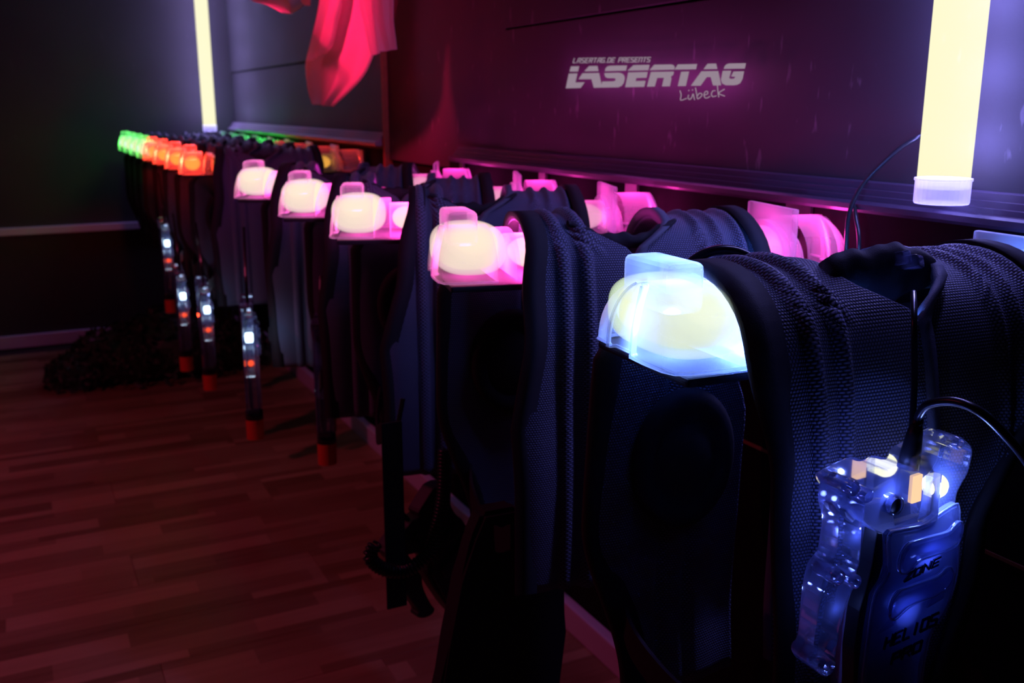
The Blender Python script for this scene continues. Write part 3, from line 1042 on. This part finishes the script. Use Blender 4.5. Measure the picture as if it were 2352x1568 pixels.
def cyl_me(name, c, r, x0, x1, mat, n=20, inner=0.0):
    bm = bmesh.new()
    ring = lambda x, rr: [bm.verts.new((x, c.y + rr * math.cos(2 * PI * k / n), c.z + rr * math.sin(2 * PI * k / n))) for k in range(n)]
    pr = [(x0 + 0.001, r * 0.86), (x0, r * 0.94), (x0 + 0.001, r), (x1, r)]
    if inner: pr = [(x0 + 0.006, inner * 0.9), (x0, inner)] + pr[1:]
    rs = [ring(*q) for q in pr]
    for a, b in zip(rs, rs[1:]):
        for k in range(n): bm.faces.new((a[k], a[(k + 1) % n], b[(k + 1) % n], b[k]))
    bm.faces.new(rs[0]); bm.faces.new(rs[-1])
    me = fin(bm, name); me.materials.append(mat)
    for p in me.polygons: p.use_smooth = True
    return me


SCREWS = [cyl_me('screw_boss', gp(*q), r, -0.003, 0.02, M_gun, inner=r * 0.6) for q, r in (((638, 612), 0.0058), ((568, 575), 0.0062), ((578, 1050), 0.0060), ((492, 1028), 0.0064), ((435, 1478), 0.0085), ((1105, 348), 0.0055), ((1078, 850), 0.005))]
ME_lensring = cyl_me('lens_ring', gp(768, 658), 0.0085, -0.006, 0.004, M_gun, inner=0.0068)
ME_lens = cyl_me('lens', gp(775, 658), 0.0066, -0.004, 0.004, M_black)
bm = bmesh.new(); bmesh.ops.create_uvsphere(bm, u_segments=16, v_segments=10, radius=0.0105, matrix=Matrix.Translation(gp(1012, 572) + Vector((0.004, 0, 0))))
ME_ledw = fin(bm, 'white_led'); ME_ledw.materials.append(M_ledyel)
ME_ledpan = bev_prism('red_led', gpl([(880, 520), (925, 505), (915, 640), (868, 655)]), -0.0015, 0.004, 0.001, 1); ME_ledpan.materials.append(M_ledorg)
ME_ledrim = bev_prism('led_rib', gpl([(945, 520), (985, 490), (965, 720), (905, 748), (925, 640)]), -0.009, 0.002, 0.002, 1); ME_ledrim.materials.append(M_gun)
ME_inner = bev_prism('circuit_board', gpl([(600, 730), (700, 690), (850, 670), (860, 790), (1060, 740), (1040, 1000), (930, 1280), (880, 1600), (840, 1880), (640, 1880), (620, 1600), (660, 1200), (740, 1000), (720, 820), (640, 790)]), 0.014, 0.022, 0.002, 2)
ME_inner.materials.append(M_gunin)
ME_g['socket'] = bev_prism('plug_socket', gpl([(835, 470), (905, 460), (900, 520), (840, 525)]), 0.004, 0.022, 0.002, 1); ME_g['socket'].materials.append(M_black)

zt = gp(720, 1985).z
ymid = gp(725, 1960).y
bm = bmesh.new(); bm_tube(bm, [(0.013, ymid, zt + 0.01), (0.013, ymid, zt - 0.012)], 0.021, 20); ME_ring = fin(bm, 'muzzle_ring'); ME_ring.materials.append(M_black)
bm = bmesh.new(); bm_tube(bm, [(0.013, ymid, zt - 0.012), (0.013, ymid, zt - 0.060), (0.013, ymid, zt - 0.0602), (0.013, ymid, zt - 0.05)], [0.021, 0.021, 0.015, 0.014], 20)
ME_muz = fin(bm, 'muzzle'); ME_muz.materials.append(M_muzzle)
for me in (ME_ring,):
    for p in me.polygons: p.use_smooth = True


def word(name, txt, x0, y0, x1, y1, h, slant, w):
    """lettering along the line (x0,y0)-(x1,y1) in crop pixels of the phaser side, raised on its face"""
    bm = bmesh.new()
    n = len(txt)
    for i, ch in enumerate(txt):
        for s in STROKE[ch]:
            pts = []
            for (px, py) in s:
                u = (i + 0.12 + px * 0.72) / n
                X = x0 + (x1 - x0) * u + py * slant
                Y = y0 + (y1 - y0) * u - py * h
                pts.append(gp(X, Y) + Vector((-0.0068, 0, 0)))
            ribbon(bm, pts, w, Vector((-0.0014, 0, 0)))
    me = fin(bm, name); me.materials.append(M_text)
    return me


ME_t1 = word('lettering', 'ZOnE', 792, 1034, 974, 944, 40, 14, 0.0008)
ME_t2 = word('lettering', 'HELIOS', 690, 1375, 965, 1245, 58, 14, 0.0009)
ME_t3 = word('lettering', 'PRO', 725, 1452, 885, 1377, 50, 12, 0.0009)

# small arrow marks beside the pockets
ME_tri = bev_prism('arrow_mark', gpl([(660, 1298), (745, 1250), (755, 1205), (720, 1225)]), -0.009, -0.006, 0.001, 1); ME_tri.materials.append(M_gun)
ME_tri2 = bev_prism('arrow_mark', gpl([(908, 1165), (992, 1115), (998, 1085), (930, 1105)]), -0.009, -0.006, 0.001, 1); ME_tri2.materials.append(M_gun)
bm = bmesh.new(); bmesh.ops.create_uvsphere(bm, u_segments=10, v_segments=8, radius=0.0075, matrix=Matrix.Translation(Vector((0.012, gp(620, 900).y + 0.012, gp(700, 900).z - 0.068))))
ME_ledr = fin(bm, 'indicator'); ME_ledr.materials.append(M_ledred)
bm = bmesh.new(); bm_box(bm, Vector((0.012, gp(560, 560).y + 0.006, gp(560, 520).z - 0.075)), (0.018, 0.016, 0.022), 0.004, rot=Matrix.Rotation(0.5, 3, 'X'))
ME_ledtop = fin(bm, 'top_light'); ME_ledtop.materials.append(M_ledwhite)


M_bead = clear_plastic('phaser edge highlight beads', (0.8, 0.85, 1.0), frost=0.30, gloss=2.0, rough=0.12, frostcol=(0.55, 0.65, 1.0))  # milky beads added to draw bright highlights along the moulded edges


def bead(name, loop, x, r=0.0009):
    L = smooth_loop(gpl(loop), 4)
    bm = bmesh.new(); bm_tube(bm, [q + Vector((x, 0, 0)) for q in L + [L[0]]], r, 6)
    me = fin(bm, name); me.materials.append(M_bead)
    for p in me.polygons: p.use_smooth = True
    return me


BEADS = [bead('highlight_bead', POCK1, -0.0115), bead('highlight_bead', POCK2, -0.0115), bead('highlight_bead', PANEL, -0.0062)]
ME_slot = bev_prism('trigger_slot', gpl([(690, 800), (716, 802), (720, 960), (698, 1030), (648, 1110), (620, 1280), (592, 1500), (588, 1750), (566, 1750), (572, 1400), (600, 1200), (640, 1060), (664, 960), (680, 850)]), -0.002, 0.012, 0.001, 1)
ME_slot.materials.append(M_black)
ME_hang = bmesh.new()
bm_tube(ME_hang, spline([(0.012, ymid + 0.01, -0.01), (0.012, ymid + 0.01, 0.06), (0.012, ymid - 0.03, 0.12), (0.012, ymid - 0.09, 0.18)], 6), 0.004, 6)
ME_hang = fin(ME_hang, 'cord'); ME_hang.materials.append(M_cable)


def make_phaser(label, loc, rz, tilt=0.0, lit=True, hero=False):
    t = empty('laser_phaser', loc, rz)
    t.rotation_euler = (tilt, 0, rz)
    tag(t, label, 'phaser', 'phasers hanging from the vests')
    for k in ('housing', 'trigger_guard', 'side_panel', 'pocket', 'pocket2'):
        link({'pocket2': 'pocket', 'socket': 'plug_socket'}.get(k, k), ME_g[k], None, t)
    link('circuit_board', ME_inner, None, t)
    link('muzzle_ring', ME_ring, None, t); link('muzzle', ME_muz, None, t)
    link('lens_ring', ME_lensring, None, t); link('lens', ME_lens, None, t)
    if not hero: link('cord', ME_hang, None, t)
    if hero:
        for me in BEADS: link('highlight_bead', me, None, t)
        link('trigger_slot', ME_slot, None, t)
        for me in SCREWS: link('screw_boss', me, None, t)
        for me in (ME_t1, ME_t2, ME_t3): link('lettering', me, None, t)
        link('arrow_mark', ME_tri, None, t); link('arrow_mark', ME_tri2, None, t)
        link('led_rib', ME_ledrim, None, t)
        link('red_led', ME_ledpan, None, t); link('white_led', ME_ledw, None, t)
        p = gp(1012, 572) + Vector((-0.010, 0, 0)); point_light('led_and_fill_lamp', p, 0.30, (0.16, 0.26, 1.0), t, 0.006)
        for q, e in (((760, 600), 0.05), ((610, 820), 0.015), ((930, 900), 0.08), ((820, 1180), 0.04), ((500, 1200), 0.006)):  # fill lights added to brighten the clear housing, besides its own LED
            point_light('led_and_fill_lamp', gp(*q) + Vector((0.009, 0, 0)), e, (0.16, 0.24, 1.0), t, 0.002)
    elif lit:
        link('indicator', ME_ledr, None, t); link('top_light', ME_ledtop, None, t)
        point_light('led_and_fill_lamp', Vector((-0.02, gp(560, 540).y + 0.01, gp(560, 520).z - 0.075)), 0.06, (0.5, 0.65, 1.0), t, 0.006)
        point_light('led_and_fill_lamp', Vector((-0.012, gp(620, 900).y + 0.03, gp(700, 900).z - 0.068)), 0.02, (1.0, 0.06, 0.02), t, 0.006)
    return t


make_phaser('clear phaser with glowing lights hanging on the nearest vest', (GX, 0.385, K - 0.285), 0.0, hero=True)

# phasers of the vests further back: barrel down, seen edge on
TIP = zt - 0.060
for lb, (px, py, pz), rz, tl, lit in (
        ('dim phaser with orange muzzle hanging low under the third pink-lit vest', (2.03, 0.44, K - 0.78), 1.2, 0.05, False),
        ('lit phaser with large orange muzzle, nearest of the lit far phasers', (2.28, 0.545, K - 0.782), 1.35, 0.06, True),
        ('lit phaser with orange muzzle beside the vest at the rear of the pink row', (2.99, 0.53, K - 0.847), 1.5, 0.03, True),
        ('lit phaser with orange muzzle in front of the leafy heap', (3.24, 0.561, K - 0.843), 1.5, 0.0, True),
        ('highest hanging lit phaser, rearmost, with small red light', (3.71, 0.535, K - 0.74), 1.5, 0.05, True)):
    # muzzle tip is at (0.013, ymid, TIP) in phaser coordinates
    R = Matrix.Rotation(rz, 3, 'Z') @ Matrix.Rotation(tl, 3, 'X')
    o = Vector((px, py, pz)) - R @ Vector((0.013, ymid, TIP))
    make_phaser(lb, o, rz, tl, lit)


dark = make_phaser('unlit dark phaser hanging aslant below the nearest pink-lit vest', on_x(970, 1190, 1.33), 0.25, -0.55, False)
for ch in dark.children:
    if ch.type == 'MESH': ch.material_slots[0].link = 'OBJECT'; ch.material_slots[0].material = M_black


def coil(name, label, pts, r_coil, r_wire, turns_per_m=170, group='coiled phaser cords', cat='cord'):
    P = spline(pts, 10)
    L = [0.0]
    for a, b in zip(P, P[1:]): L.append(L[-1] + (b - a).length)
    n = int(L[-1] * turns_per_m * 9)
    out = []
    j = 0
    for i in range(n):
        s = L[-1] * i / (n - 1)
        while j < len(L) - 2 and L[j + 1] < s: j += 1
        t = (s - L[j]) / (L[j + 1] - L[j])
        c = P[j].lerp(P[j + 1], t)
        tg = (P[j + 1] - P[j]).normalized()
        u = tg.cross(Vector((1, 0.2, 0.1))).normalized(); w = tg.cross(u)
        a = 2 * PI * s * turns_per_m
        out.append(c + (u * math.cos(a) + w * math.sin(a)) * r_coil)
    o = tube(name, out, r_wire, M_cable, None, 5)
    tag(o, label, cat, group)
    return o


coil('coiled_cord', 'black coiled cord hanging between the two nearest vests', [(0.86, 0.405, K - 0.47), (0.86, 0.408, K - 0.56), (0.865, 0.40, K - 0.66), (0.87, 0.385, K - 0.76), (0.875, 0.375, K - 0.84)], 0.009, 0.0026)
coil('coiled_cord', 'black coiled cord looping down to the unlit dark phaser', [on_x(*q, 1.29) for q in ((1022, 1030), (1018, 1140), (1003, 1215), (985, 1268), (940, 1306), (905, 1312), (872, 1302), (850, 1278), (862, 1248))], 0.009, 0.0027)
web = box('webbing_strap', (0, -0.016, -0.30), (0.004, 0.016, 0.0), M_band, bevel=0.001)
web.location = on_x(900, 970, 1.30)
tag(web, 'black webbing strap hanging down beside the unlit dark phaser', 'strap')

# cables near the camera


def cable(label, pts, r, name='cable', n=10):
    o = tube(name, spline(pts, 10), r, M_cable, None, n)
    tag(o, label, 'cable', 'loose black cables')
    return o


c1 = [on_y(2128, 304, -0.02), on_y(2104, 318, -0.005), on_y(2058, 348, 0.01), on_y(1985, 420, 0.03), on_y(1952, 485, 0.045), on_y(1944, 560, 0.05), on_y(1944, 640, 0.05)]
cable('thin cable dropping from the wide tube light past the ledge', c1, 0.0028)
c2 = [on_y(1962, 470, 0.0), on_y(1966, 500, 0.012), on_y(1973, 550, 0.02), on_y(1970, 640, 0.02)]
cable('second thin cable right beside the longer one under the ledge', c2, 0.0028)
c3 = [on_x(1560, 660, 0.76), on_x(1583, 607, 0.745), on_x(1635, 577, 0.735), on_x(1690, 577, 0.725), on_x(1740, 604, 0.715), on_x(1790, 650, 0.71)]
cable('thick cable arching over the nearest vest behind its lamp', c3, 0.0048)
plug = empty('phaser_plug', on_x(2085, 1075, GX + 0.01))
tag(plug, 'black plug and cable arching up from the glowing phaser', 'cable', 'loose black cables')
P0 = plug.location
pl = [on_x(2085, 1075, GX + 0.012) - P0, on_x(2092, 1040, GX + 0.012) - P0, on_x(2100, 1000, GX + 0.012) - P0, on_x(2105, 975, GX + 0.012) - P0]
tube('plug_body', pl, [0.0085, 0.0080, 0.0066, 0.005], M_black, plug, 12)
tube('strain_relief', [on_x(2104, 985, GX + 0.012) - P0, on_x(2110, 960, GX + 0.012) - P0], [0.0052, 0.0042], M_black, plug, 12)
cl = [on_x(2107, 972, GX + 0.012), on_x(2113, 950, GX + 0.01), on_x(2135, 928, GX), on_x(2190, 922, GX - 0.02), on_x(2250, 945, GX - 0.04), on_x(2310, 1000, GX - 0.05), on_x(2360, 1062, GX - 0.055), on_x(2420, 1160, GX - 0.05)]
tube('cable', spline([q - P0 for q in cl], 10), 0.0036, M_cable, plug, 10)
cable('straight dark cable running down the back of the nearest vest', [on_x(2098, 672, 0.575), on_x(2099, 700, 0.55), on_x(2100, 760, 0.535), on_x(2100, 880, 0.53), on_x(2096, 960, 0.525), on_x(2092, 1020, 0.52)], 0.0026)

# clear clip at the neck of the nearest vest
bm = bmesh.new()
bm_box(bm, (0, 0, 0), (0.03, 0.022, 0.012), 0.003)
bm_box(bm, (0.0, 0.014, 0.004), (0.02, 0.008, 0.012), 0.002)
bm_box(bm, (0.006, -0.013, 0.003), (0.012, 0.008, 0.014), 0.002)
clip = link('plastic_clip', fin(bm, 'plastic_clip'), M_gun)
clip.location = on_x(2078, 606, 0.63)
clip.rotation_euler = (0.2, 0.3, 0.5)
tag(clip, 'small clear plastic clip at the neck of the nearest vest', 'clip')

# ------------------------------------------------------------------ hanging cloths


def cloth_mat(name, col, trans):
    m, nt, out = newmat(name)
    d = nt.nodes.new('ShaderNodeBsdfDiffuse'); d.inputs[0].default_value = (*col, 1)
    t = nt.nodes.new('ShaderNodeBsdfTranslucent'); t.inputs[0].default_value = (*col, 1)
    mx = nt.nodes.new('ShaderNodeMixShader'); mx.inputs[0].default_value = 0.45
    nt.links.new(d.outputs[0], mx.inputs[1]); nt.links.new(t.outputs[0], mx.inputs[2])
    tp = nt.nodes.new('ShaderNodeBsdfTransparent')
    m2 = nt.nodes.new('ShaderNodeMixShader'); m2.inputs[0].default_value = trans
    nt.links.new(mx.outputs[0], m2.inputs[1]); nt.links.new(tp.outputs[0], m2.inputs[2])
    nt.links.new(m2.outputs[0], out.inputs['Surface'])
    return m


M_sheer = cloth_mat('sheer white cloth', (0.85, 0.82, 0.85), 0.25)
CY = 0.15


def cloth_piece(name, left, right, parent, amp=0.02, seed=0, y0=CY, ns=26, y1=None):
    """left/right: matching lists of photo points down both edges -> hanging folded sheet near the wall"""
    Lp = spline([on_y(*q, y0) for q in left], 6); Rp = spline([on_y(*q, y0 if y1 is None else y1) for q in right], 6)
    V, F = [], []
    n = len(Lp)
    for i in range(n):
        for k in range(ns):
            t = k / (ns - 1)
            p = Lp[i].lerp(Rp[i], t)
            p = p + Vector((0, amp * math.sin(t * 9 + seed + i * 0.05) + amp * 0.5 * math.sin(t * 21 + seed * 2), 0))
            V.append(p)
    for i in range(n - 1):
        for k in range(ns - 1):
            F.append((i * ns + k, i * ns + k + 1, (i + 1) * ns + k + 1, (i + 1) * ns + k))
    o = link(name, pydata(name, V, F), M_sheer, parent, smooth=True)
    md = o.modifiers.new('thick', 'SOLIDIFY'); md.thickness = 0.0008
    return o


ct = empty('hanging_cloth', (0, 0, 0))
tag(ct, 'sheer cloth glowing red hanging high on the wall', 'cloth')
cloth_piece('sheet', [(790, -330), (775, -120), (752, 0), (724, 90), (710, 145), (714, 200), (724, 240)],
            [(900, -330), (880, -120), (868, 0), (862, 90), (850, 135), (822, 185), (762, 244)], ct, 0.008, 0.3, CY)
cloth_piece('front_fold', [(800, -330), (825, -120), (830, 0), (840, 60), (848, 110), (852, 127)],
            [(900, -330), (893, -120), (894, 0), (895, 45), (902, 90), (906, 112)], ct, 0.008, 1.7, CY + 0.05, 18)
cloth_piece('side_fold', [(770, -330), (758, -120), (744, 0), (732, 60), (718, 110), (712, 140)],
            [(800, -330), (785, -120), (778, 0), (768, 50), (757, 100), (742, 122)], ct, 0.008, 0.9, CY + 0.03, 10)
c2_ = empty('hanging_cloth', (0, 0, 0))
tag(c2_, 'pale violet cloth corner hanging at the top edge beside the slim tube', 'cloth')
cloth_piece('sheet', [(560, -330), (560, -160), (565, -60), (582, -4), (625, 12), (660, 30)],
            [(740, -330), (735, -160), (716, -60), (708, -20), (692, 12), (664, 31)], c2_, 0.010, 0.5, 0.33, 18, y1=0.02)
for ch in c2_.children: ch.data.materials.clear(); ch.data.materials.append(cloth_mat('thin white cloth', (0.9, 0.88, 0.92), 0.08))
cloth_piece('side_fold', [(690, -330), (690, -160), (690, -60), (692, -30), (696, 0), (704, 12)],
            [(740, -330), (730, -160), (716, -60), (713, -30), (712, -5), (710, 13)], c2_, 0.006, 0.1, 0.15, 8, y1=0.18)

# ------------------------------------------------------------------ leafy heap in the far corner
M_leaf = plain('dark green leaf', (0.03, 0.055, 0.025), 0.55, noise_amt=0.4, scale=20)
heap = empty('leafy_heap', (4.40, 0.52, 0))
tag(heap, 'low dark heap of artificial foliage on the floor by the far wall', 'foliage')
bm = bmesh.new()
HR = [(-0.05, 0.32, 0.16, 0.11), (0.0, 0.12, 0.28, 0.20), (0.0, -0.08, 0.30, 0.26), (0.02, -0.25, 0.26, 0.22), (0.1, 0.0, 0.25, 0.2)]
for (hx, hy, hr, hz) in HR:
    bmesh.ops.create_icosphere(bm, subdivisions=3, radius=1.0, matrix=Matrix.Translation((hx, hy, hz * 0.45)) @ Matrix.Diagonal((hr * 0.72, hr * 0.72, hz * 0.55, 1)))
for v in bm.verts:
    v.co += v.co.normalized() * 0.03 * noise.noise(v.co * 14)
    v.co.z = max(v.co.z, 0.002)
link('mound', fin(bm, 'mound'), M_leaf, heap)
V, F = [], []
for i in range(2600):
    hx, hy, hr, hz = random.choice(HR)
    th, ph = random.uniform(0, 2 * PI), math.acos(random.uniform(0.0, 1))
    d = Vector((math.sin(ph) * math.cos(th), math.sin(ph) * math.sin(th), math.cos(ph)))
    p = Vector((hx + d.x * hr * 0.85, hy + d.y * hr * 0.85, 0.012 + hz * 0.35 + d.z * hz * 0.75))
    if d.z < 0.15: p.z = random.uniform(0.012, hz * 0.5)
    s = random.uniform(0.012, 0.026)
    u = Vector((random.uniform(-1, 1), random.uniform(-1, 1), random.uniform(-0.5, 1))).normalized()
    w = u.cross(d).normalized() if u.cross(d).length > 0.01 else Vector((1, 0, 0))
    b = len(V)
    for q in (p - u * s, p + w * s * 0.5 + d * s * 0.15, p + u * s, p - w * s * 0.5 + d * s * 0.15):
        V.append((q.x, q.y, max(q.z, 0.003)))
    F += [(b, b + 1, b + 2), (b, b + 2, b + 3)]
lv = link('leaves', pydata('leaves', V, F), M_leaf, heap)
lv['kind'] = 'stuff'

# ------------------------------------------------------------------ red stage lamps under the ceiling


def stage_lamp(label, loc, target, power, color, angle, soft=0.05):
    t = empty('stage_lamp', loc)
    tag(t, label, 'lamp', 'red stage lamps on the ceiling')
    d = (Vector(target) - Vector(loc)).normalized()
    q = d.to_track_quat('-Z', 'Y')
    bm = bmesh.new(); bm_tube(bm, [Vector(), d * -0.02, d * -0.16, d * -0.2], [0.07, 0.07, 0.06, 0.03], 20, caps=False)
    link('can', fin(bm, 'can'), M_hull, t, smooth=True)
    tube('bracket', [d * -0.1, Vector((0, 0, ZC - loc[2]))], 0.01, M_hull, t)
    l = bpy.data.lights.new('stage_bulb', 'SPOT'); l.energy = power; l.color = color
    l.spot_size = math.radians(angle); l.spot_blend = 1.0; l.shadow_soft_size = soft
    o = bpy.data.objects.new('stage_bulb', l); COL.objects.link(o); o.parent = t
    o.rotation_euler = q.to_euler(); o.location = d * 0.005
    return t


stage_lamp('red stage lamp on the ceiling aimed at the hanging cloth', (2.40, 1.55, ZC - 0.28), (2.58, 0.15, K + 0.20), 600, (1.0, 0.01, 0.085), 20, 0.16)
stage_lamp('red stage lamp on the ceiling over the middle of the floor', (2.2, 2.6, ZC - 0.2), (2.4, 1.2, 0), 50, (1.0, 0.085, 0.26), 100)
